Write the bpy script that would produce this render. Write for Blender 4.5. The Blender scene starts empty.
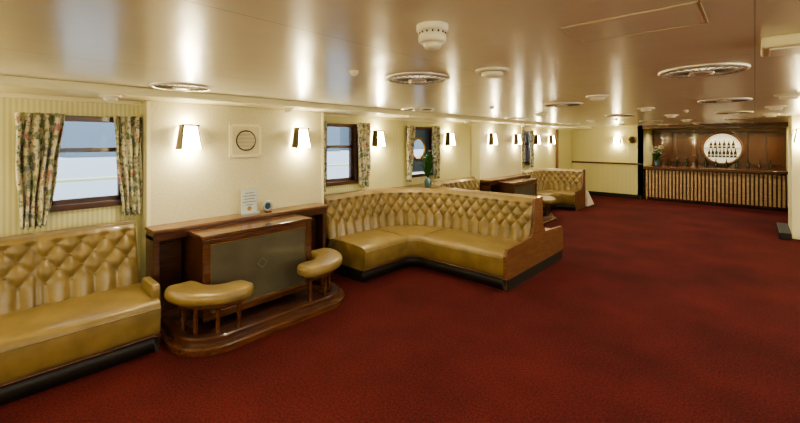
import bpy, bmesh, math, random
from mathutils import Vector, Matrix
random.seed(4)
S=bpy.context.scene
pi=math.pi
# ---------------------------------------------------------------- materials
def M(name,col,rough=.5,metal=0,coat=0,emis=None,es=0,trans=0,spec=.5,alpha=1):
    m=bpy.data.materials.new(name); m.use_nodes=True
    b=m.node_tree.nodes['Principled BSDF']
    b.inputs['Base Color'].default_value=(*col,1)
    b.inputs['Roughness'].default_value=rough
    b.inputs['Metallic'].default_value=metal
    b.inputs['Coat Weight'].default_value=coat
    b.inputs['Specular IOR Level'].default_value=spec
    b.inputs['Transmission Weight'].default_value=trans
    b.inputs['Alpha'].default_value=alpha
    if emis:
        b.inputs['Emission Color'].default_value=(*emis,1); b.inputs['Emission Strength'].default_value=es
    return m
def N(m,t,**k):
    n=m.node_tree.nodes.new(t)
    for a,v in k.items(): setattr(n,a,v)
    return n
def L(m,a,b): m.node_tree.links.new(a,b)
def bsdf(m): return m.node_tree.nodes['Principled BSDF']
def noisecol(m,c1,c2,scale=(1,1,1),ns=5,detail=4,lo=.35,hi=.65,bump=0,bd=.01):
    tc=N(m,'ShaderNodeTexCoord'); mp=N(m,'ShaderNodeMapping'); mp.inputs['Scale'].default_value=scale
    L(m,tc.outputs['Object'],mp.inputs[0])
    n=N(m,'ShaderNodeTexNoise'); n.inputs['Scale'].default_value=ns; n.inputs['Detail'].default_value=detail
    L(m,mp.outputs[0],n.inputs['Vector'])
    r=N(m,'ShaderNodeValToRGB'); r.color_ramp.elements[0].position=lo; r.color_ramp.elements[1].position=hi
    r.color_ramp.elements[0].color=(*c1,1); r.color_ramp.elements[1].color=(*c2,1)
    L(m,n.outputs['Fac'],r.inputs[0]); L(m,r.outputs[0],bsdf(m).inputs['Base Color'])
    if bump:
        bp=N(m,'ShaderNodeBump'); bp.inputs['Strength'].default_value=bump; bp.inputs['Distance'].default_value=bd
        L(m,n.outputs['Fac'],bp.inputs['Height']); L(m,bp.outputs[0],bsdf(m).inputs['Normal'])
    return m
# carpet: two scales of noise
carpet=M('carpet_red',(.2,.02,.02),.95,spec=.1)
def mk_carpet(m):
    tc=N(m,'ShaderNodeTexCoord')
    n1=N(m,'ShaderNodeTexNoise'); n1.inputs['Scale'].default_value=1.3; n1.inputs['Detail'].default_value=5
    n2=N(m,'ShaderNodeTexNoise'); n2.inputs['Scale'].default_value=70; n2.inputs['Detail'].default_value=3
    for n in(n1,n2): L(m,tc.outputs['Object'],n.inputs['Vector'])
    a=N(m,'ShaderNodeMath',operation='MULTIPLY'); a.inputs[1].default_value=.35; L(m,n1.outputs['Fac'],a.inputs[0])
    b=N(m,'ShaderNodeMath',operation='MULTIPLY_ADD'); b.inputs[1].default_value=.65; L(m,n2.outputs['Fac'],b.inputs[0]); L(m,a.outputs[0],b.inputs[2])
    r=N(m,'ShaderNodeValToRGB'); e=r.color_ramp.elements
    e[0].position=.36;e[0].color=(.034,.0065,.007,1);e[1].position=.64;e[1].color=(.112,.0185,.018,1)
    L(m,b.outputs[0],r.inputs[0]); L(m,r.outputs[0],bsdf(m).inputs['Base Color'])
    bp=N(m,'ShaderNodeBump'); bp.inputs['Strength'].default_value=.8; bp.inputs['Distance'].default_value=.012
    L(m,n2.outputs['Fac'],bp.inputs['Height']); L(m,bp.outputs[0],bsdf(m).inputs['Normal'])
mk_carpet(carpet)
leather=noisecol(M('leather_tan',(.4,.2,.05),.35,coat=.18),(.175,.118,.040),(.24,.167,.059),ns=6,bump=.08,bd=.004)
wood=noisecol(M('mahogany',(.1,.03,.01),.28,coat=.4),(.040,.014,.007),(.095,.034,.014),scale=(1.2,1.2,14),ns=4,detail=6)
woodH=noisecol(M('mahogany_horizontal',(.1,.03,.01),.25,coat=.5),(.058,.021,.010),(.125,.048,.02),scale=(12,1.2,12),ns=4,detail=6)
woodL=noisecol(M('teak_mid',(.3,.13,.05),.3,coat=.4),(.11,.048,.02),(.185,.088,.038),scale=(2,2,12),ns=4,detail=6)
slat=noisecol(M('slat_light_oak',(.4,.3,.15),.4,coat=.2),(.36,.24,.13),(.48,.34,.20),scale=(2,2,8),ns=4,detail=4)
dark=M('black_plinth',(.010,.007,.006),.55)
white=M('white_enamel',(.82,.79,.62),.35)
cream=M('cream_paint',(.80,.75,.49),.4)
chrome=M('brushed_chrome',(.72,.69,.58),.38,metal=.6)
darkmetal=M('bronze_dark',(.06,.04,.02),.35,metal=.7)
brass=M('brass',(.5,.33,.1),.3,metal=1)
seamc=M('hatch_edge',(.56,.51,.35),.5)
shade=M('lamp_shade',(.9,.85,.7),.5,emis=(1,.86,.55),es=58)
screen=noisecol(M('smoked_glass_screen',(.13,.11,.08),.25,coat=.25),(.085,.076,.048),(.115,.102,.066),ns=3)
glass=M('clear_glass',(.95,.98,1),.02,trans=1); bsdf(glass).inputs['IOR'].default_value=1.05
green=M('leaf_green',(.03,.10,.02),.5); petal=M('petal_white',(.8,.8,.6),.5); vase=M('vase_glass_blue',(.04,.10,.12),.1,coat=.6)
steel=M('steel_grey',(.45,.46,.48),.35,metal=.6)
bulb=M('niche_backlight',(.8,.75,.5),.4,emis=(1,.86,.58),es=.8)
bottleA=M('bottle_green',(.01,.025,.012),.1,coat=.6); bottleB=M('bottle_brown',(.04,.014,.005),.1,coat=.6); paper=M('label_paper',(.5,.46,.32),.7)
# wall vinyl with fine stripes
def wallmat(name,c1,c2,axis):
    m=M(name,c1,.45)
    tc=N(m,'ShaderNodeTexCoord'); w=N(m,'ShaderNodeTexWave',wave_type='BANDS',bands_direction=axis)
    w.inputs['Scale'].default_value=9; w.inputs['Distortion'].default_value=0
    L(m,tc.outputs['Object'],w.inputs['Vector'])
    r=N(m,'ShaderNodeValToRGB'); r.color_ramp.elements[0].color=(*c1,1); r.color_ramp.elements[1].color=(*c2,1)
    L(m,w.outputs['Fac'],r.inputs[0]); L(m,r.outputs[0],bsdf(m).inputs['Base Color'])
    return m
wallY=wallmat('striped_vinyl_side',(.57,.53,.26),(.70,.66,.37),'Y')
wallX=wallmat('striped_vinyl_end',(.57,.53,.26),(.70,.66,.37),'X')
panelm=noisecol(M('textured_panel_cream',(.7,.66,.48),.6),(.60,.56,.36),(.70,.66,.44),ns=60,bump=.25,bd=.004)
# ceiling
ceilm=M('ceiling_gloss_paint',(.72,.68,.54),.25,spec=.9)
def mk_ceil(m):
    tc=N(m,'ShaderNodeTexCoord')
    n=N(m,'ShaderNodeTexNoise'); n.inputs['Scale'].default_value=2.2; n.inputs['Detail'].default_value=2
    L(m,tc.outputs['Object'],n.inputs['Vector'])
    br=N(m,'ShaderNodeTexBrick'); br.offset=0; br.inputs['Scale'].default_value=1
    br.inputs['Brick Width'].default_value=1.35; br.inputs['Row Height'].default_value=2.72; br.inputs['Mortar Size'].default_value=.003
    br.inputs['Color1'].default_value=(.86,.84,.66,1); br.inputs['Color2'].default_value=(.83,.81,.64,1); br.inputs['Mortar'].default_value=(.60,.57,.42,1)
    L(m,tc.outputs['Object'],br.inputs['Vector']); L(m,br.outputs['Color'],bsdf(m).inputs['Base Color'])
    bp=N(m,'ShaderNodeBump'); bp.inputs['Strength'].default_value=.35; bp.inputs['Distance'].default_value=.02
    L(m,n.outputs['Fac'],bp.inputs['Height']); L(m,bp.outputs[0],bsdf(m).inputs['Normal'])
mk_ceil(ceilm)
# floral curtain
curt=M('curtain_floral',(.6,.56,.4),.9,spec=.1)
def mk_curt(m):
    tc=N(m,'ShaderNodeTexCoord')
    def thr(scale,lo,hi,off):
        mp=N(m,'ShaderNodeMapping'); mp.inputs['Location'].default_value=off; L(m,tc.outputs['Object'],mp.inputs[0])
        n=N(m,'ShaderNodeTexNoise'); n.inputs['Scale'].default_value=scale; n.inputs['Detail'].default_value=2; L(m,mp.outputs[0],n.inputs['Vector'])
        r=N(m,'ShaderNodeValToRGB'); r.color_ramp.elements[0].position=lo; r.color_ramp.elements[1].position=hi; L(m,n.outputs['Fac'],r.inputs[0]); return r.outputs[0]
    prev=None; col=(.64,.60,.43,1)
    for (sc,lo,hi,off,c) in [(17,.52,.59,(0,0,0),(.22,.26,.16,1)),(15,.59,.65,(5,3,1),(.22,.24,.26,1)),(15,.61,.66,(9,1,7),(.48,.22,.20,1)),(34,.60,.68,(2,8,3),(.14,.15,.10,1))]:
        mx=N(m,'ShaderNodeMix',data_type='RGBA'); f=thr(sc,lo,hi,off); L(m,f,mx.inputs[0])
        if prev: L(m,prev,mx.inputs[6])
        else: mx.inputs[6].default_value=col
        mx.inputs[7].default_value=c; prev=mx.outputs[2]
    L(m,prev,bsdf(m).inputs['Base Color'])
mk_curt(curt)
# ---------------------------------------------------------------- mesh builder
class MB:
    def __init__(s): s.v=[];s.f=[];s.mi=[];s.sm=[];s.mats=[]
    def mat(s,m):
        if m not in s.mats: s.mats.append(m)
        return s.mats.index(m)
    def add(s,vs,fs,m,smooth=False):
        o=len(s.v); s.v+= [tuple(v) for v in vs]; k=s.mat(m)
        for f in fs: s.f.append([i+o for i in f]); s.mi.append(k); s.sm.append(smooth)
    def box(s,a,b,m,bev=0):
        bm=bmesh.new(); bmesh.ops.create_cube(bm,size=1)
        for v in bm.verts: v.co=Vector([(a[i]+b[i])/2+v.co[i]*(b[i]-a[i]) for i in range(3)])
        if bev: bmesh.ops.bevel(bm,geom=bm.edges[:],offset=bev,segments=2,affect='EDGES',profile=.5)
        s.frombm(bm,m)
    def frombm(s,bm,m,smooth=False):
        bm.verts.index_update()
        s.add([v.co.copy() for v in bm.verts],[[v.index for v in f.verts] for f in bm.faces],m,smooth); bm.free()
    def lathe(s,c,prof,m,n=32,axis='Z',smooth=True,caps=True):
        vs=[];fs=[]
        for (r,h) in prof:
            for i in range(n):
                a=2*pi*i/n; x,y=r*math.cos(a),r*math.sin(a)
                if axis=='Z': p=(c[0]+x,c[1]+y,c[2]+h)
                elif axis=='X': p=(c[0]+h,c[1]+x,c[2]+y)
                else: p=(c[0]+x,c[1]+h,c[2]+y)
                vs.append(p)
        for j in range(len(prof)-1):
            for i in range(n): fs.append([j*n+i,j*n+(i+1)%n,(j+1)*n+(i+1)%n,(j+1)*n+i])
        s.add(vs,fs,m,smooth)
        if caps:
            s.add(vs[:n],[list(range(n))],m); s.add(vs[-n:],[list(range(n))],m)
    def prism(s,poly,h0,h1,m,axis='Z',bev=0):
        def P(p,h): return (p[0],p[1],h) if axis=='Z' else ((h,p[0],p[1]) if axis=='X' else (p[0],h,p[1]))
        n=len(poly); bm=bmesh.new()
        A=[bm.verts.new(P(p,h0)) for p in poly]; B=[bm.verts.new(P(p,h1)) for p in poly]
        bm.faces.new(A); bm.faces.new(B)
        for i in range(n): bm.faces.new([A[i],A[(i+1)%n],B[(i+1)%n],B[i]])
        bmesh.ops.recalc_face_normals(bm,faces=bm.faces[:])
        if bev: bmesh.ops.bevel(bm,geom=bm.edges[:],offset=bev,segments=2,affect='EDGES',profile=.5)
        s.frombm(bm,m)
    def sweep(s,path,prof,m,smooth=True):
        k=len(prof); vs=[]
        for (p,n) in path:
            for (o,z) in prof: vs.append((p[0]+n[0]*o,p[1]+n[1]*o,z))
        fs=[]
        for i in range(len(path)-1):
            for j in range(k): fs.append([i*k+j,i*k+(j+1)%k,(i+1)*k+(j+1)%k,(i+1)*k+j])
        s.add(vs,fs,m,smooth)
        s.add(vs[:k],[list(range(k))],m); s.add(vs[-k:],[list(range(k))],m)
    def sphere(s,c,r,m,sc=(1,1,1),u=16,v=10):
        bm=bmesh.new(); bmesh.ops.create_uvsphere(bm,u_segments=u,v_segments=v,radius=r)
        for q in bm.verts: q.co=Vector((c[0]+q.co.x*sc[0],c[1]+q.co.y*sc[1],c[2]+q.co.z*sc[2]))
        s.frombm(bm,m,True)
    def tube(s,a,b,r,m,n=8):
        a=Vector(a);b=Vector(b);d=(b-a).normalized();q=d.to_track_quat('Z','Y')
        vs=[];
        for p in(a,b):
            for i in range(n):
                t=2*pi*i/n; vs.append(p+q@Vector((r*math.cos(t),r*math.sin(t),0)))
        s.add(vs,[[i,(i+1)%n,n+(i+1)%n,n+i] for i in range(n)]+[list(range(n)),list(range(n,2*n))],m,False)
    def obj(s,name,recalc=True,bevel=0):
        me=bpy.data.meshes.new(name); me.from_pydata(s.v,[],s.f)
        for m in s.mats: me.materials.append(m)
        for i,p in enumerate(me.polygons): p.material_index=s.mi[i]; p.use_smooth=s.sm[i]
        if recalc:
            bm=bmesh.new(); bm.from_mesh(me); bmesh.ops.recalc_face_normals(bm,faces=bm.faces[:]); bm.to_mesh(me); bm.free()
        me.update()
        o=bpy.data.objects.new(name,me); S.collection.objects.link(o)
        return o
def single(name,fn,*a):
    mb=MB(); fn(mb,*a); return mb.obj(name)
def bx(name,a,b,m,bev=0):
    mb=MB(); mb.box(a,b,m,bev); return mb.obj(name)
# ---------------------------------------------------------------- room shell
CZ=2.15; XW=-4.40; XP=-4.20; YB=13.15; YBB=14.7; XR=3.6; YF=-3.2
bx('floor',(XW-.15,YF-.15,-.1),(XR+.15,YBB+.15,0),carpet)
bx('ceiling',(XW-.15,YF-.15,CZ),(XR+.15,YBB+.15,CZ+.1),ceilm)
# left wall with window openings
wins=[(.40,1.0,1.13,1.89),(3.28,3.86,1.10,1.92),(5.02,5.74,1.10,1.92),(9.32,9.86,1.10,1.92),(-1.3,-.6,1.10,1.92)]
mb=MB(); ys=YF
for (a,b,z0,z1) in sorted(wins):
    mb.box((XW-.12,ys,0),(XW,a,CZ),wallY); mb.box((XW-.12,a,0),(XW,b,z0),wallY); mb.box((XW-.12,a,z1),(XW,b,CZ),wallY); ys=b
mb.box((XW-.12,ys,0),(XW,YB+.1,CZ),wallY); mb.obj('wall_left')
for y0,y1 in ((1.10,3.12),(7.05,9.02)):
    mb=MB(); mb.box((XW,y0,0),(XP,y1,2.08),panelm,.006); mb.box((XP,y0-.0,.0),(XP+.012,y0+.03,2.07),cream); mb.box((XP,y1-.03,0),(XP+.012,y1,2.07),cream); mb.obj('wall_pilaster_panel')
mb=MB(); mb.box((XW,YF,2.08),(-3.80,YB,CZ),cream,.008); mb.box((XW,YF,2.045),(XW+.04,YB,2.08),cream); mb.box((-3.80,YF,2.085),(-3.785,YB,2.11),cream,.003)
mb.obj('trim_cornice')
# far walls
mb=MB(); mb.box((XW-.12,YB,0),(-2.42,YB+.12,CZ),wallX); mb.box((-2.54,YB,0),(-2.42,YBB,CZ),wallX); mb.obj('wall_back')
bx('wall_bar_alcove',(-2.6,YBB,0),(XR,YBB+.12,CZ),wallX)
mb=MB(); mb.box((.62,YB+.1,0),(XR,YB+.22,CZ),wallX); mb.box((.62,YB+.22,0),(.74,YBB,CZ),wallX); mb.obj('wall_back_right')
bx('baseboard_back',(XW,YB-.02,0),(-2.42,YB,.12),dark)
bx('trim_dado_rail',(XW,YB-.03,1.0),(-2.42,YB,1.05),woodH)
bx('baseboard_left',(XW,9.9,0),(XW+.02,YB-.02,.12),dark)
bx('trim_jamb',(XW,11.75,0),(XW+.05,11.83,2.045),woodL)
# unseen right wall, windows added to daylight the ceiling, front wall (behind the camera)
rw=[(-2.4,-.8),(.2,2.0),(2.6,4.4),(5.0,6.8)]
mb=MB(); ys=YF; RZ0,RZ1=.85,1.98
for a,b in rw:
    mb.box((XR,ys,0),(XR+.12,a,CZ),wallY); mb.box((XR,a,0),(XR+.12,b,RZ0),wallY); mb.box((XR,a,RZ1),(XR+.12,b,CZ),wallY); ys=b
mb.box((XR,ys,0),(XR+.12,YBB,CZ),wallY); mb.obj('wall_right')
for i,(a,b) in enumerate(rw):
    mb=MB(); w_=.05
    mb.box((XR-.02,a-w_,RZ0-w_),(XR+.12,b+w_,RZ0),wood); mb.box((XR-.02,a-w_,RZ1),(XR+.12,b+w_,RZ1+w_),wood)
    for y in (a-w_,(a+b)/2-w_/2,b): mb.box((XR-.02,y,RZ0),(XR+.12,y+w_,RZ1),wood)
    mb.obj('window_added_%d'%(6+i))
bx('wall_front',(XW-.12,YF-.12,0),(XR+.12,YF,CZ),wallX)
mb=MB(); mb.box((.47,9.6,0),(XR,10.5,CZ),cream,.01); mb.obj('wall_casing_right')
bx('baseboard_casing',(.31,9.45,0),(.47,10.6,.11),dark,.01)
# ---------------------------------------------------------------- windows
def window(y0,y1,z0,z1,port=False):
    mb=MB(); x0=XW-.10; x1=XW+.02
    mb.box((x0,y0-.02,z0-.03),(x1+.01,y1+.02,z0+.02),wood,.004)
    mb.box((x0,y0-.02,z1-.02),(x1,y1+.02,z1+.03),wood,.004)
    mb.box((x0,y0-.03,z0),(x1,y0+.03,z1),wood,.004); mb.box((x0,y1-.03,z0),(x1,y1+.03,z1),wood,.004)
    if not port:
        mb.box((XW-.08,y0,z0+.46*(z1-z0)+.12),(XW-.03,y1,z0+.46*(z1-z0)+.16),wood)
        mb.box((XW-.08,y0+.03,z0+.02),(XW-.03,y0+.07,z1),wood); mb.box((XW-.08,y1-.07,z0),(XW-.03,y1-.03,z1),wood)
        mb.box((XW-.08,y0+.03,z0+.02),(XW-.03,y1-.03,z0+.06),wood)
        mb.box((XW-.062,y0+.03,z0+.03),(XW-.056,y1-.03,z1-.02),glass)
    else:
        cy,cz=(y0+y1)/2,(z0+z1)/2+.05; R=.19; n=32; vs=[];fs=[]
        for i in range(n):
            a=2*pi*i/n; c,s_=math.cos(a),math.sin(a); k=1/max(abs(c),abs(s_))
            yy=cy+c*k*(y1-y0)/2; zz=cz+s_*k*(z1-z0)/2
            zz=max(z0,min(z1,zz)); vs.append((XW-.06,cy+R*c,cz+R*s_)); vs.append((XW-.06,yy,zz))
        for i in range(n):
            j=(i+1)%n; fs.append([2*i,2*i+1,2*j+1,2*j])
        mb.add(vs,fs,M('porthole_plate_blue',(.10,.16,.26),.4))
        mb.lathe((XW-.07,cy,cz),[(R-.02,0),(R-.02,.03),(R+.02,.03),(R+.02,0)],brass,n=32,axis='X',caps=False)
    return mb.obj('window_added_%d'%window.n)
window.n=0
for i,w in enumerate(wins):
    window.n=i+1; window(*w,port=(i==2))
def curtain(yc0,yc1,yb0,yb1,z0,z1,x=-4.315,folds=5,tie=.0):
    mb=MB(); nu=70; nv=30; vs=[];fs=[]
    for j in range(nv+1):
        v=j/nv; z=z1+(z0-z1)*v
        e=v**1.3; a=yc0+(yb0-yc0)*e; b=yc1+(yb1-yc1)*e
        for i in range(nu+1):
            u=i/nu
            vs.append((x+.028*math.sin(u*folds*2*pi+.5*math.sin(v*4))+.01*math.sin(u*17+v*3),a+(b-a)*u+.006*math.sin(v*9+u*8),z+.012*math.sin(u*folds*2*pi+1)*v))
    for j in range(nv):
        for i in range(nu):
            k=j*(nu+1)+i; fs.append([k,k+1,k+nu+2,k+nu+1])
    mb.add(vs,fs,curt,True)
    o=mb.obj('curtain',recalc=False); md=o.modifiers.new('s','SOLIDIFY'); md.thickness=.004
    return o
curtain(.23,.53,.26,.42,1.0,1.93)
curtain(.87,1.09,.94,1.09,1.0,1.93,folds=4)
curtain(3.80,4.08,3.86,4.06,1.02,1.97,folds=4)
curtain(3.14,3.26,3.14,3.24,1.02,1.97,folds=2)
curtain(4.92,5.12,4.92,5.02,1.02,1.97,folds=4)
curtain(5.58,5.84,5.66,5.84,1.02,1.97,folds=4)
curtain(9.22,9.42,9.22,9.38,1.02,1.97,folds=3); curtain(9.76,9.96,9.80,9.96,1.02,1.97,folds=3)
# outside
water=noisecol(M('harbour_water',(.3,.4,.45),.15),(.30,.38,.42),(.50,.58,.62),ns=1.5)
bx('ground_water',(-60,-40,-2.2),(-5.2,60,-2.0),water)
bx('ground_bounce',(3.8,-40,-1.2),(60,60,-.3),M('pale_bounce_ground',(.62,.62,.58),.8))  # unseen pale ground, added to bounce daylight up through the right windows
mb=MB(); quay=M('quay_concrete',(.50,.53,.55),.8); mb.box((-30,-30,-2),(-22,50,.9),quay)
shed=M('shed_grey',(.14,.17,.20),.7)
for k in range(12): mb.box((-27,-28+k*6.2,.9),(-24,-24+k*6.2,3.4+.9*(k%3)),shed)
mb.obj('quay_building')
mb=MB()
for z in (1.05,1.3): mb.tube((-5.15,-4,z),(-5.15,14,z),.018,white)
for k in range(13): mb.tube((-5.15,-4+1.5*k,0),(-5.15,-4+1.5*k,1.3),.02,white)
mb.box((-5.2,-4,-.15),(XW-.13,14,-.0),quay); mb.obj('deck_railing')
# ---------------------------------------------------------------- sconces
def sconce(c,nrm,power=6):
    n=Vector((nrm[0],nrm[1],0)); t=Vector((-nrm[1],nrm[0],0)); c=Vector(c)
    def P(a,o,z): return c+t*a+n*o+Vector((0,0,z))
    def slab(mb,pts,m):
        mb.add(pts,[[0,1,2,3],[4,5,6,7],[0,1,5,4],[1,2,6,5],[2,3,7,6],[3,0,4,7]],m)
    def bar(mb,a0,a1,o0,o1,z0,z1,m):
        slab(mb,[P(a0,o0,z0),P(a1,o0,z0),P(a1,o1,z0),P(a0,o1,z0),P(a0,o0,z1),P(a1,o0,z1),P(a1,o1,z1),P(a0,o1,z1)],m)
    mb=MB()
    bar(mb,-.045,.045,0,.018,-.12,.14,darkmetal)
    bar(mb,-.02,.02,.018,.035,-.02,.02,darkmetal)
    wt,wb,zt,zb=.072,.108,.115,-.11
    slab(mb,[P(-wb,.03,zb),P(wb,.03,zb),P(wb*.8,.125,zb),P(-wb*.8,.125,zb),P(-wt,.03,zt),P(wt,.03,zt),P(wt*.8,.10,zt),P(-wt*.8,.10,zt)],shade)
    bar(mb,-wt-.012,wt+.012,.02,.112,zt,zt+.014,darkmetal)
    for sx in(-1,1):
        slab(mb,[P(sx*(wb+.006),.02,zb),P(sx*(wb+.0),.03,zb),P(sx*(wb*.8+.0),.13,zb),P(sx*(wb*.8+.01),.13,zb),
                 P(sx*(wt+.006),.02,zt),P(sx*(wt),.03,zt),P(sx*(wt*.8),.105,zt),P(sx*(wt*.8+.01),.105,zt)],darkmetal)
    mb.obj('wall_sconce',recalc=True)
    for dz,pw in ((.155,power),(-.15,power*.8)):
        ld=bpy.data.lights.new('sconce_bulb','POINT'); ld.energy=pw; ld.shadow_soft_size=.012; ld.color=(1,.86,.56)
        lo=bpy.data.objects.new('sconce_bulb',ld); S.collection.objects.link(lo); lo.location=P(0,.075,dz)
for (y,x) in ((1.45,XP+.001),(2.74,XP+.001),(4.27,XW),(6.2,XW),(7.5,XP+.001),(8.66,XP+.001),(10.25,XW),(11.3,XW),(-.3,XW),(-2,XW)):
    sconce((x,y,1.73),(1,0))
sconce((-3.07,YB,1.73),(0,-1)); sconce((.60,9.6,1.78),(0,-1))
for y in (-.3,2.3,4.7,7.2,8.8): sconce((XR,y,1.73),(-1,0),30)  # unseen right-wall sconces, added at high power to fill the ceiling
for x in (-3,-1,1,2.6): sconce((x,YF,1.73),(0,1),30)  # unseen sconces behind the camera, added as fill light
# vent grille on panel
def grille(mb):
    y0,y1,z0,z1=1.87,2.24,1.52,1.89; x=XP
    mb.box((x,y0,z0),(x+.012,y1,z1),cream,.003)
    mb.box((x+.012,y0+.03,z0+.03),(x+.016,y1-.03,z1-.03),panelm)
    mb.lathe((x+.012,(y0+y1)/2,(z0+z1)/2),[(.115,0),(.115,.010),(.103,.010),(.103,.005)],darkmetal,axis='X',caps=False)
    g=M('grille_mesh',(.30,.27,.19),.6)
    mb.lathe((x+.012,(y0+y1)/2,(z0+z1)/2),[(.103,.0),(.103,.006)],g,axis='X')
    for k in range(13):
        z=(z0+z1)/2-.09+k*.015; h=math.sqrt(.103**2-(z-(z0+z1)/2)**2)
        mb.box((x+.018,(y0+y1)/2-h,z-.003),(x+.022,(y0+y1)/2+h,z+.003),cream)
    for yy,zz in ((y0+.015,z0+.015),(y1-.015,z0+.015),(y0+.015,z1-.015),(y1-.015,z1-.015)):
        mb.lathe((x+.012,yy,zz),[(.005,0),(.005,.003)],darkmetal,axis='X',n=10)
single('vent_grille',grille)
single('porthole_clock',lambda mb:(mb.lathe((-2.68,YB,1.74),[(.11,0),(.11,-.03),(.085,-.035)],brass,axis='Y'),mb.lathe((-2.68,YB,1.74),[(.085,-.036),(.084,-.038)],dark,axis='Y')))
# ---------------------------------------------------------------- ceiling fixtures
bowl=M('lamp_bowl',(.7,.66,.5),.3,emis=(1,.88,.62),es=.9)
spoke=M('lamp_spoke',(.20,.17,.12),.35,metal=.7)
def ring_lamp(x,y,pw=14):
    mb=MB(); k_=.93
    mb.lathe((x,y,CZ),[(.25*k_,0),(.25*k_,-.009),(.24*k_,-.018),(.222*k_,-.018),(.212*k_,-.008),(.212*k_,-.002)],chrome,n=48,caps=False)
    mb.lathe((x,y,CZ),[(.212*k_,-.004),(.205*k_,-.005)],bowl,n=48)
    for k in range(24):
        a=2*pi*k/24; c,s_=math.cos(a),math.sin(a)
        mb.tube((x+.06*c,y+.06*s_,CZ-.014),(x+.212*k_*c,y+.212*k_*s_,CZ-.014),.003,spoke,6)
    mb.lathe((x,y,CZ),[(.065,-.006),(.065,-.022),(.045,-.027)],chrome,n=32)
    mb.obj('ceiling_ring_lamp')
    if pw:
        ld=bpy.data.lights.new('downlight','SPOT'); ld.energy=pw; ld.spot_size=math.radians(155); ld.spot_blend=1; ld.shadow_soft_size=.03; ld.color=(1,.91,.69)
        lo=bpy.data.objects.new('downlight',ld); S.collection.objects.link(lo); lo.location=(x,y,CZ-.05)
for p in ((-3.48,1.16),(-3.48,4.19),(-3.48,7.2),(-3.48,10.2),(-1.78,-.5),(-1.78,2.14),(-1.73,4.83),(-1.73,7.56),(-1.73,10.3),(-.25,.65),(-.25,3.12),(-.25,5.56),(-.25,8.0),(-.25,10.5),(1.9,1),(1.9,4),(1.9,7),(-3.4,-1.6),(-1.73,12.6),(-.25,12.6)):
    ring_lamp(*p,pw=64 if p[0]>-3 else 46)
def dome(x,y,z=CZ,r=.105):
    single('ceiling_air_diffuser',lambda mb:(mb.lathe((x,y,z),[(r,0),(r,-.012),(r*.8,-.02),(r*.75,-.016)],white,caps=True),mb.lathe((x,y,z),[(r*.62,-.016),(r*.66,-.035),(r*.5,-.048),(r*.1,-.052)],white)))
for p in ((-1.23,2.22),(-1.16,4.2),(-1.1,6.2),(-1.07,8.15),(-1.07,10.2),(-1.05,12.0),(-2.6,6.3),(-2.6,9.0),(-2.6,11.6),(.24,5.3),(.2,7.0),(.2,9.0)): dome(*p)
dome(-3.97,.78,2.08,.08); dome(-3.97,2.45,2.08,.065); dome(-3.97,6.2,2.08,.07); dome(-3.97,8.6,2.08,.065)
def detector(mb):
    c=(-.93,1.21,CZ)
    mb.lathe(c,[(.062,0),(.062,-.02),(.056,-.026),(.048,-.026),(.048,-.034),(.054,-.038),(.054,-.062),(.044,-.07),(.036,-.07),(.036,-.078),(.03,-.09),(.01,-.094)],white,n=40)
    for k in range(14):
        a=2*pi*k/14; mb.tube((c[0]+.05*math.cos(a),c[1]+.05*math.sin(a),CZ-.028),(c[0]+.05*math.cos(a),c[1]+.05*math.sin(a),CZ-.036),.003,dark,5)
single('smoke_detector',detector)
for sx,sy in ((-1.9,1.65),(-2.55,4.6),(-.75,7.1),(-2.1,8.9)):
    single('ceiling_sensor',lambda mb:mb.lathe((sx,sy,CZ),[(.03,0),(.03,-.012),(.018,-.03),(.005,-.035)],white))
def hatch(mb):
    x0,x1,y0,y1=-.58,-.13,1.575,1.88; w=.005
    for a,b in (((x0,y0),(x1,y0+w)),((x0,y1-w),(x1,y1)),((x0,y0),(x0+w,y1)),((x1-w,y0),(x1,y1))):
        mb.box((a[0],a[1],CZ-.003),(b[0],b[1],CZ),seamc)
    mb.box((x0+.012,y0+.012,CZ-.002),(x1-.012,y1-.012,CZ),ceilm)
single('ceiling_hatch',hatch)
single('ceiling_vent_box',lambda mb:(mb.box((.02,2.30,CZ-.05),(.36,2.55,CZ),cream,.01),mb.box((.05,2.33,CZ-.056),(.33,2.52,CZ-.05),white)))  # rectangular ceiling vent, modelled as a plain box
# ---------------------------------------------------------------- sofas
def mkpath(segs,step=.012):
    pts=[]
    for sg in segs:
        if sg[0]=='l':
            a,b=Vector(sg[1]),Vector(sg[2]); n=max(2,int((b-a).length/step)); d=(b-a).normalized(); nn=(d.y,-d.x)
            for i in range(n+1): pts.append((tuple(a+(b-a)*i/n),nn))
        else:
            _,c,R,a0,a1,sgn=sg; n=int(abs(math.radians(a1-a0))*R/step)
            for i in range(n+1):
                a=math.radians(a0+(a1-a0)*i/n); pts.append(((c[0]+R*math.cos(a),c[1]+R*math.sin(a)),(sgn*math.cos(a),sgn*math.sin(a))))
    out=[pts[0]]
    for p in pts[1:]:
        if (Vector(p[0])-Vector(out[-1][0])).length>1e-4: out.append(p)
    s=[0]
    for i in range(1,len(out)): s.append(s[-1]+(Vector(out[i][0])-Vector(out[i-1][0])).length)
    return out,s
def rr(x0,x1,z0,z1,r,n=5):
    pts=[]
    for (cx,cz,a0) in ((x1-r,z1-r,0),(x0+r,z1-r,90),(x0+r,z0+r,180),(x1-r,z0+r,270)):
        for i in range(n+1):
            a=math.radians(a0+90*i/n); pts.append((cx+r*math.cos(a),cz+r*math.sin(a)))
    return pts
W,HH,TZ,TT=.155,.19,.575,.88
AMP=.042
def tf(u,V): return (abs(math.sin(pi*(u+V)))*abs(math.sin(pi*(u-V))))**.45
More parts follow.
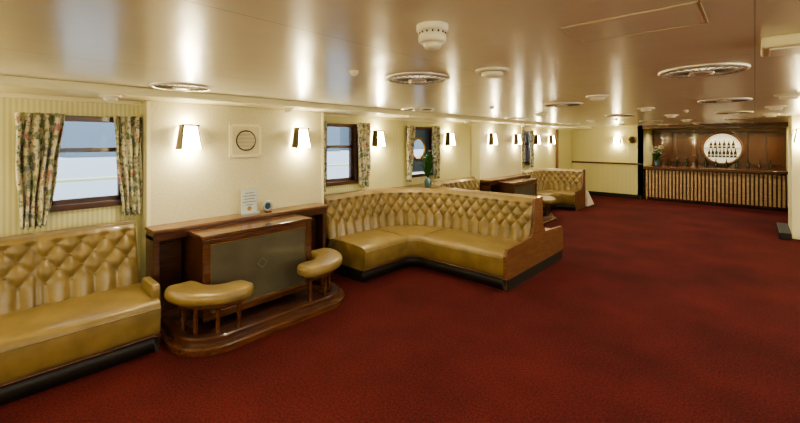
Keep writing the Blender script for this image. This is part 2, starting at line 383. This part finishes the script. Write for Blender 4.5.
def sofa(mb,segs,seams,depth=.62,zs=.42,zt=.965,th=.14,seatseams=None):
    path,s=mkpath(segs); Lt=s[-1]; allseam=[0]+seams+[Lt]
    zl=zs-.04; nv=54
    prof=[]
    for j in range(nv+1):
        z=zl+(zt-.05-zl)*j/nv; t=(z-zl)/(zt-zl); prof.append((.10-.13*t,z,1))
    o0=prof[-1][0]; cx=(o0-th)/2; R=(o0+th)/2
    for j in range(1,9):
        a=pi*j/9; prof.append((cx+R*math.cos(a),zt-.05+.05*math.sin(a),0))
    prof.append((-th,zt-.05,0)); prof.append((-th,.12,0))
    vs=[];k=len(prof)
    for i,(p,n) in enumerate(path):
        u=s[i]/W
        sd=min(abs(s[i]-q) for q in allseam); sf=min(1,sd/.022)**.5
        for (o,z,fr) in prof:
            d=0
            if fr:
                if TZ<z<=TT: d=tf(u,(z-TZ)/HH)
                elif z<=TZ: d=(abs(math.sin(pi*u))**2)**.45*1.0
                else:
                    f=min(1,(z-TT)/.035); d=tf(u,(TT-TZ)/HH)*(1-f)+.8*f
                d=AMP*d*sf-.006*(1-sf)
                vs.append((p[0]+n[0]*(o+d),p[1]+n[1]*(o+d),z))
            else:
                if z>.9: d=.025*sf*max(0,math.sin(pi*min(1,max(0,(o+th)/(o0+th)))))*.6
                vs.append((p[0]+n[0]*o,p[1]+n[1]*o,z+d*.6-(1-sf)*.008*(z>.9)))
    fs=[[i*k+j,i*k+j+1,(i+1)*k+j+1,(i+1)*k+j] for i in range(len(path)-1) for j in range(k-1)]
    mb.add(vs,fs,leather,True)
    mb.add(vs[:k],[list(range(k))],leather); mb.add(vs[-k:],[list(range(k))],leather)
    import bisect
    def at(ss):
        i=min(len(path)-1,bisect.bisect_left(s,ss)); return path[i]
    nmax=int(Lt/W*2)+2
    for row in range(0,4):
        V=row*.5; z=TZ+V*HH
        for q in range(nmax):
            u=q+ (.5 if row%2 else 0); ss=u*W
            if ss<.04 or ss>Lt-.04 or min(abs(ss-x) for x in allseam)<.03: continue
            p,n=at(ss); o=.10-.13*((z-zl)/(zt-zl))+.006
            mb.sphere((p[0]+n[0]*o,p[1]+n[1]*o,z),.011,leather,u=8,v=6)
    ss_=[0]+(seams if seatseams is None else seatseams)+[Lt]
    for a,b in zip(ss_[:-1],ss_[1:]):
        sub=[path[i] for i in range(len(path)) if a-.001<=s[i]<=b+.001]
        pr=[(0.0,zs-.06)]+[(.0,zs-.01)]+[(depth*t,zs+.018*math.sin(pi*min(1,t*1.02))) for t in (.15,.3,.45,.6,.75,.86)]
        pr+=[(depth-.045+.06*math.sin(math.radians(x)),zs-.045+.045*math.cos(math.radians(x))) for x in (10,35,60,90)]
        pr+=[(depth+.012,zs-.14),(depth+.0,zs-.24),(depth-.03,zs-.285),(0,zs-.285)]
        mb.sweep(sub,pr,leather)
        if a>0:
            q=[x for x in path if x==sub[0]][0]
            pts=[(depth*t,zs+.004+.018*math.sin(pi*min(1,t*1.02))) for t in (.15,.3,.45,.6,.75,.86)]+[(depth-.01,zs-.012),(depth+.018,zs-.05),(depth+.014,zs-.12),(depth,zs-.2)]
            for (o1,z1),(o2,z2) in zip(pts[:-1],pts[1:]):
                mb.tube((q[0][0]+q[1][0]*o1,q[0][1]+q[1][1]*o1,z1),(q[0][0]+q[1][0]*o2,q[0][1]+q[1][1]*o2,z2),.005,leather,6)
    mb.sweep(path,[(depth+.015+.006*math.cos(t),zs-.055+.006*math.sin(t)) for t in [2*pi*i/6 for i in range(6)]],leather)
    mb.sweep(path[::3]+[path[-1]],[(-th+.01,0),(-th+.01,.14),(depth-.045,.14),(depth-.045,0)],dark)
    mb.sweep(path[::3]+[path[-1]],[(depth-.06,.125),(depth-.06,.145),(depth-.022,.145),(depth-.022,.125)],wood)
# left banquette
mb=MB(); sofa(mb,[('l',(-4.2,-2.4),(-4.2,1.02))],[.95,1.9,2.74],depth=.67,th=.03,seatseams=[1.9])
mb.prism([(p[0],p[1]) for p in rr(-3.92,-3.60,.32,.53,.05)],.985,1.045,leather,axis='Y',bev=.012)
mb.prism([(-4.16,.0),(-3.60,.0),(-3.58,.34),(-3.64,.38),(-4.16,.38)],1.02,1.04,wood,axis='Y'); mb.obj('tufted_banquette')
# L sofa A
mb=MB()
LA=.75; arcL=.9*pi/2
sofa(mb,[('l',(-4.2,3.15),(-4.2,3.9)),('a',(-3.3,3.9),.9,180,90,-1),('l',(-3.3,4.8),(-2.10,4.8))],[LA,LA+arcL],depth=.76)
def endpanel(mb,x,y0,ya,yb,y1):
    poly=[(y0+.06,.0),(y1-.06,.0),(y1-.06,.12),(y1,.14),(y1,.40),(y1-.05,.47),(yb+.08,.50),(yb+.005,.60),(yb-.02,.97),(ya+.02,.97),(ya-.02,.60),(ya-.08,.50),(y0+.05,.47),(y0,.40),(y0,.14),(y0+.06,.12)]
    mb.prism([(p[0],p[1]) for p in poly],x,x+.035,woodL,axis='X',bev=.004)
    mb.prism([(y0+.05,0),(y1-.05,0),(y1-.05,.125),(y0+.05,.125)],x+.03,x+.04,dark,axis='X')
endpanel(mb,-2.10,4.03,4.80,5.08,5.80)
# corner filler shelf behind the curve
pl=[]
for i in range(13):
    a=math.radians(180-90*i/12); pl.append((-3.3+1.05*math.cos(a),3.9+1.05*math.sin(a)))
for i in range(13):
    a=math.radians(270-90*i/12); pl.append((-3.5+.85*math.cos(a),5.785+.85*math.sin(a)))
pl=[(max(x,-4.39),y) for x,y in pl]
pl2=[(-4.39,3.95)]+pl[1:-1]+[(-4.39,5.7)]
mb.prism(pl2,.90,.94,woodH); mb.prism([(-4.36,4.6),(-4.15,4.72),(-3.9,4.93),(-4.15,5.2),(-4.36,5.35)],0,.90,wood)
mb.obj('tufted_corner_sofa')
# sofa B mirrored behind
mb=MB()
sofa(mb,[('l',(-2.10,5.085),(-3.5,5.085)),('a',(-3.5,5.785),.7,270,180,-1),('l',(-4.2,5.785),(-4.2,6.95))],[1.40,1.40+.7*pi/2],depth=.66)
mb.obj('tufted_corner_sofa')
# sofa C far
mb=MB()
sofa(mb,[('l',(-4.2,9.12),(-4.2,9.75)),('a',(-3.5,9.75),.7,180,90,-1),('l',(-3.5,10.45),(-3.25,10.45))],[.63,.63+.7*pi/2],depth=.55)
mb.prism([(9.95,0),(10.6,0),(10.6,.97),(10.43,.97),(10.38,.6),(10.3,.5),(9.92,.46),(9.9,.17),(9.95,.15)],-3.25,-3.215,woodL,axis='X',bev=.004)
mb.obj('tufted_corner_sofa')
mb=MB(); mb.prism([(10.75,0),(11.3,0),(10.75,.42)],-3.6,-3.2,white,axis='X',bev=.01); mb.obj('stair_cover_wedge')
# ---------------------------------------------------------------- fireplace units
fm=M('etched_mark',(.125,.11,.07),.4)
tile=noisecol(M('hearth_tile',(.09,.03,.02),.35),(.05,.02,.016),(.09,.035,.025),ns=8)
def fireplace(oy,full=True):
    mb=MB(); y0,y1=oy+1.09,oy+2.98
    X0,X1=XP,-3.96
    mb.box((X0+.013,y0-.01,.875),(X1+.03,y1+.01,.905),woodL,.008)
    mb.box((X0+.013,y0,.80),(X1+.015,y1,.875),wood,.006)
    mb.box((X0+.013,y0,.04),(X0+.05,y1,.84),wood)
    for a,b in ((y0,y0+.05),(y1-.05,y1)): mb.box((X0+.05,a,0),(X1,b,.84),wood,.004)
    mb.box((X0+.05,y0+.05,0),(X1-.02,y1-.05,.10),wood)
    for a,b in ((y0+.05,y0+.28),(y1-.42,y1-.05)): mb.box((X0+.05,a,.10),(X0+.10,b,.74),wood,.006)
    bx0,bx1=-3.96,-3.58; a,b=oy+1.37,oy+2.50
    mb.box((bx0-.18,a+.02,.10),(bx1-.03,b-.02,.83),wood)
    mb.box((bx0,a-.01,.825),(bx1+.012,b+.01,.862),woodH,.008)
    f=.065
    mb.box((bx1-.03,a,.10),(bx1,a+f,.825),woodH,.008); mb.box((bx1-.03,b-f,.10),(bx1,b,.825),woodH,.008)
    mb.box((bx1-.03,a+f,.775),(bx1,b-f,.825),woodH,.008); mb.box((bx1-.03,a+f,.10),(bx1,b-f,.17),woodH,.008)
    for q in ((a+f,.769,b-f,.775),(a+f,.17,b-f,.176)): mb.box((bx1-.02,q[0],q[1]),(bx1-.008,q[2],q[3]),brass)
    for q in ((a+f,a+f+.006),(b-f-.006,b-f)): mb.box((bx1-.02,q[0],.176),(bx1-.008,q[1],.769),brass)
    mb.box((bx1-.028,a+f,.17),(bx1-.016,b-f,.775),screen)
    # faint plain stand-in mark in the middle of the screen (small diamond outline)
    cy=(a+b)/2; cz=.50
    mb.lathe((bx1-.016,cy,cz),[(.055,0),(.055,.0015),(.042,.0015),(.042,0)],fm,n=4,axis='X',caps=False,smooth=False)
    mb.obj('fireplace_surround')
    # club fender: base rail, posts, corner seats
    mb=MB(); ya,yb=oy+1.12,oy+2.74; xf=-3.25; R=.30
    def fpath(xf,ya,yb,R,xb):
        return mkpath([('l',(xb,ya),(xf-R,ya)),('a',(xf-R,ya+R),R,270,360,1),('l',(xf,ya+R),(xf,yb-R)),('a',(xf-R,yb-R),R,0,90,1),('l',(xf-R,yb),(xb,yb))],.03)[0]
    ph=fpath(xf+.10,ya-.04,yb+.06,R+.06,-3.93)
    mb.sweep(ph,[(0,0),(0,.045),(-.012,.057),(-.21,.057),(-.22,.045),(-.22,0)],woodH,smooth=False)
    ph2=fpath(xf+.03,ya+.01,yb,R,-3.93)
    mb.sweep(ph2,[(0,.055),(0,.10),(-.01,.112),(-.07,.112),(-.08,.10),(-.08,.055)],wood,smooth=False)
    mb.box((-3.93,ya+.17,0.002),(xf-.10,yb-.15,.02),tile)
    for which in(0,1):
        if which==0:
            segs=[('l',(-3.72,ya+.09),(xf-.32,ya+.09)),('a',(xf-.32,ya+.39),.30,270,360,1),('l',(xf-.02,ya+.39),(xf-.02,ya+.54))]
        else:
            segs=[('l',(xf-.02,yb-.60),(xf-.02,yb-.39)),('a',(xf-.32,yb-.39),.30,0,90,1),('l',(xf-.32,yb-.09),(-3.72,yb-.09))]
        p,s=mkpath(segs,.015); Lt=s[-1]
        hw=.145
        prof=rr(-hw,hw,.375,.475,.046,6)
        vs=[];k=len(prof)
        for i,(q,n) in enumerate(p):
            e=min(s[i],Lt-s[i]); w=math.sqrt(max(0.0,1-(1-min(1,e/hw))**2)); w=max(w,.12); hz=max(.55,min(1,w+.2))
            for (o,z) in prof: vs.append((q[0]+n[0]*o*w,q[1]+n[1]*o*w,.425+(z-.425)*hz))
        fs=[[i*k+j,i*k+(j+1)%k,(i+1)*k+(j+1)%k,(i+1)*k+j] for i in range(len(p)-1) for j in range(k)]
        mb.add(vs,fs,leather,True); mb.add(vs[:k],[list(range(k))],leather); mb.add(vs[-k:],[list(range(k))],leather)
        sub=[p[i] for i in range(len(p)) if .09<s[i]<Lt-.09]
        mb.sweep(sub,[(-.09,.352),(-.09,.38),(.09,.38),(.09,.352)],woodH,smooth=False)
        mb.sweep(sub,[(-.03,.315),(-.03,.352),(.03,.352),(.03,.315)],wood,smooth=False)
        for fr in (.16,.40,.62,.84):
            i=min(range(len(s)),key=lambda i:abs(s[i]-fr*Lt)); q,n=p[i]
            mb.tube((q[0]+n[0]*.0,q[1]+n[1]*.0,.05),(q[0],q[1],.34),.018,woodH,12)
    mb.obj('club_fender')
fireplace(0); fireplace(5.95)
# mantel items
def plaque(mb):
    z0=.905
    mb.box((-4.11,1.94,z0),(-4.03,2.14,z0+.015),steel,.003)
    mb.box((-4.085,1.95,z0+.015),(-4.075,2.13,z0+.275),M('acrylic_plaque',(.62,.68,.66),.1,coat=.5),.002)
    eg=M('engraving',(.2,.22,.2),.5)
    for k,w in enumerate((.05,.07,.06,.075,.04)): mb.box((-4.075,2.04-w,z0+.225-k*.032),(-4.0735,2.04+w,z0+.233-k*.032),eg)
    mb.lathe((-4.075,2.04,z0+.06),[(.025,0),(.025,.002)],brass,axis='X')
single('award_plaque',plaque)
single('souvenir_dish',lambda mb:(mb.lathe((-4.03,2.23,.975),[(.055,-.004),(.06,0),(.055,.006),(.04,.003)],steel,axis='X'),mb.lathe((-4.03,2.23,.975),[(.036,.003),(.03,.006)],vase,axis='X'),mb.box((-4.05,2.20,.905),(-3.99,2.26,.92),wood,.003)))
# ---------------------------------------------------------------- plants
def bouquet(name,c,h=.45,r=.2,nl=34,nf=16):
    mb=MB(); x,y,z=c
    mb.lathe(c,[(.045,0),(.055,.03),(.06,.09),(.04,.14),(.045,.16),(.038,.16)],vase)
    for i in range(nl):
        a=random.random()*2*pi; rr_=r*(.35+.65*random.random()); hh=h*(.45+.55*random.random()); w=.014+.014*random.random()
        pts=[]
        for j in range(7):
            t=j/6; rad=rr_*t**1.6; zz=z+.14+(hh-.14)*(1.25*t-.25*t*t*1.2)
            if i%3==0: zz-=.10*t*t
            pts.append((rad,zz,w*math.sin(pi*min(1,.12+t*.88))))
        vs=[]
        for (rad,zz,ww) in pts:
            px,py=x+rad*math.cos(a),y+rad*math.sin(a)
            vs.append((px-ww*math.sin(a),py+ww*math.cos(a),zz)); vs.append((px+ww*math.sin(a),py-ww*math.cos(a),zz+.004))
        mb.add(vs,[[2*j,2*j+1,2*j+3,2*j+2] for j in range(6)],green,True)
    for i in range(nf):
        a=random.random()*2*pi; rad=r*.75*random.random()**.6; zz=z+h*(.6+.4*random.random())
        px,py=x+rad*math.cos(a),y+rad*math.sin(a)
        for k in range(5):
            b=2*pi*k/5; mb.sphere((px+.014*math.cos(b),py+.014*math.sin(b),zz),.012,petal,sc=(1,1,.5),u=8,v=5)
        mb.tube((x,y,z+.14),(px,py,zz),.002,green,5)
    return mb.obj(name)
bouquet('flower_vase',(-4.03,5.12,.941),.60,.22,80,10)
bouquet('orchid_arrangement',(-2.12,YB+.26,.966),.6,.24,46,50)
# ---------------------------------------------------------------- bar
def bar(mb):
    x0,x1=-2.36,.56; y0=YB+.02
    mb.box((x0,y0+.03,.08),(x1,y0+.45,.90),wood)
    mb.box((x0-.0,y0+.05,0),(x1,y0+.45,.08),dark)
    mb.box((x0-.03,y0-.06,.90),(x1+.03,y0+.55,.965),woodH,.008)
    n=36; w=(x1-x0)/n
    for i in range(n): mb.box((x0+i*w+w*.2,y0,.09),(x0+i*w+w*.8,y0+.03,.87),slat,.004)
    mb.box((x0,y0-.005,.87),(x1,y0+.03,.90),woodH); mb.box((x0,y0-.005,.06),(x1,y0+.03,.09),woodH)
single('bar_counter',bar)
single('bar_end_post',lambda mb:(mb.box((.60,YB-.05,0),(.80,YB+.09,.62),white,.01),mb.box((.59,YB-.06,.62),(.81,YB+.10,.65),white,.005),mb.box((.595,YB-.055,0),(.805,YB+.095,.08),dark)))
def backbar(mb):
    x0,x1=-2.41,.61; Y=YBB-.002
    mb.box((x0,Y-.06,0),(x1,Y,1.96),wood)
    mb.box((x0,Y-.10,1.96),(x1,Y,2.06),woodL,.005)
    for a,b in ((x0+.03,-1.9),(-1.87,-1.28),(-.13,.22),(.25,x1-.03)):
        mb.box((a,Y-.075,1.05),(b,Y-.06,1.93),woodH,.006)
    mb.box((-1.80,Y-.085,1.25),(-1.36,Y-.075,1.75),woodL,.004); mb.box((-1.77,Y-.09,1.28),(-1.39,Y-.084,1.72),wood)
    mb.box((-1.26,Y-.085,1.02),(-.15,Y-.06,1.95),woodH,.006)
    cx,cz=-.70,1.49
    mb.lathe((cx,Y-.085,cz),[(.43,.0),(.43,-.012)],bulb,axis='Y',n=48)
    mb.lathe((cx,Y-.085,cz),[(.42,0),(.42,-.12),(.455,-.13),(.48,-.12),(.48,0)],woodL,axis='Y',n=48,caps=False)
    gs=M('glass_shelf',(.10,.10,.07),.1)
    for z,hw in ((1.24,.34),(1.50,.41)):
        mb.box((cx-hw,Y-.2,z-.010),(cx+hw,Y-.095,z+.006),gs)
    mb.box((x0,Y-.38,.0),(x1,Y-.06,.92),wood); mb.box((x0,Y-.40,.92),(x1,Y-.06,.95),woodH,.005)
    def bottle(x,z,m,h=1):
        mb.lathe((x,Y-.15,z),[(.032,0),(.034,.01),(.034,.12*h),(.014,.16*h),(.012,.22*h)],m,n=12); mb.lathe((x,Y-.15,z),[(.0345,.03),(.0345,.07)],paper,n=12,caps=False)
    for i in range(8): bottle(cx-.29+i*.083,1.247,(bottleA,bottleB)[i%2],.95+.1*(i%3))
    for i in range(6): bottle(cx-.25+i*.1,1.507,(bottleB,bottleA)[i%2],.85+.1*(i%2))
    for i in range(12): 
        xx=x0+.2+i*.23
        mb.lathe((xx,Y-.25,.95),[(.03,0),(.033,.12),(.012,.18),(.012,.24)],(bottleA,bottleB,bottleA)[i%3],n=12)
single('back_bar_cabinet',backbar)
bx('trim_bar_soffit',(-2.42,YB-.02,2.05),(.62,YB+.15,CZ),woodL,.006)
for x in (-1.9,-1.1,-.3,.4):
    single('bar_downlight',lambda mb:mb.lathe((x,YB+.8,CZ),[(.06,0),(.06,-.015),(.045,-.015),(.045,-.002)],chrome))
    ld=bpy.data.lights.new('bar_spot','SPOT'); ld.energy=28; ld.spot_size=2.6; ld.spot_blend=.5; ld.shadow_soft_size=.03; ld.color=(1,.85,.6)
    lo=bpy.data.objects.new('bar_spot',ld); S.collection.objects.link(lo); lo.location=(x,YB+.8,CZ-.03)
# ---------------------------------------------------------------- world & camera
w=bpy.data.worlds.new('World'); S.world=w; w.use_nodes=True
bg=w.node_tree.nodes['Background']; bg.inputs[0].default_value=(.76,.87,1,1); bg.inputs[1].default_value=4.0
try:
    S.view_settings.view_transform='AgX'; S.view_settings.look='AgX - Medium High Contrast'
except Exception as e: print(e)
cd=bpy.data.cameras.new('camera'); cam=bpy.data.objects.new('camera',cd); S.collection.objects.link(cam)
cam.location=(0,0,1.7); cam.rotation_euler=(pi/2,0,math.radians(42.3))
cd.sensor_width=36; cd.lens=36*390/800; cd.shift_y=-70.5/800; cd.clip_start=.05
S.camera=cam
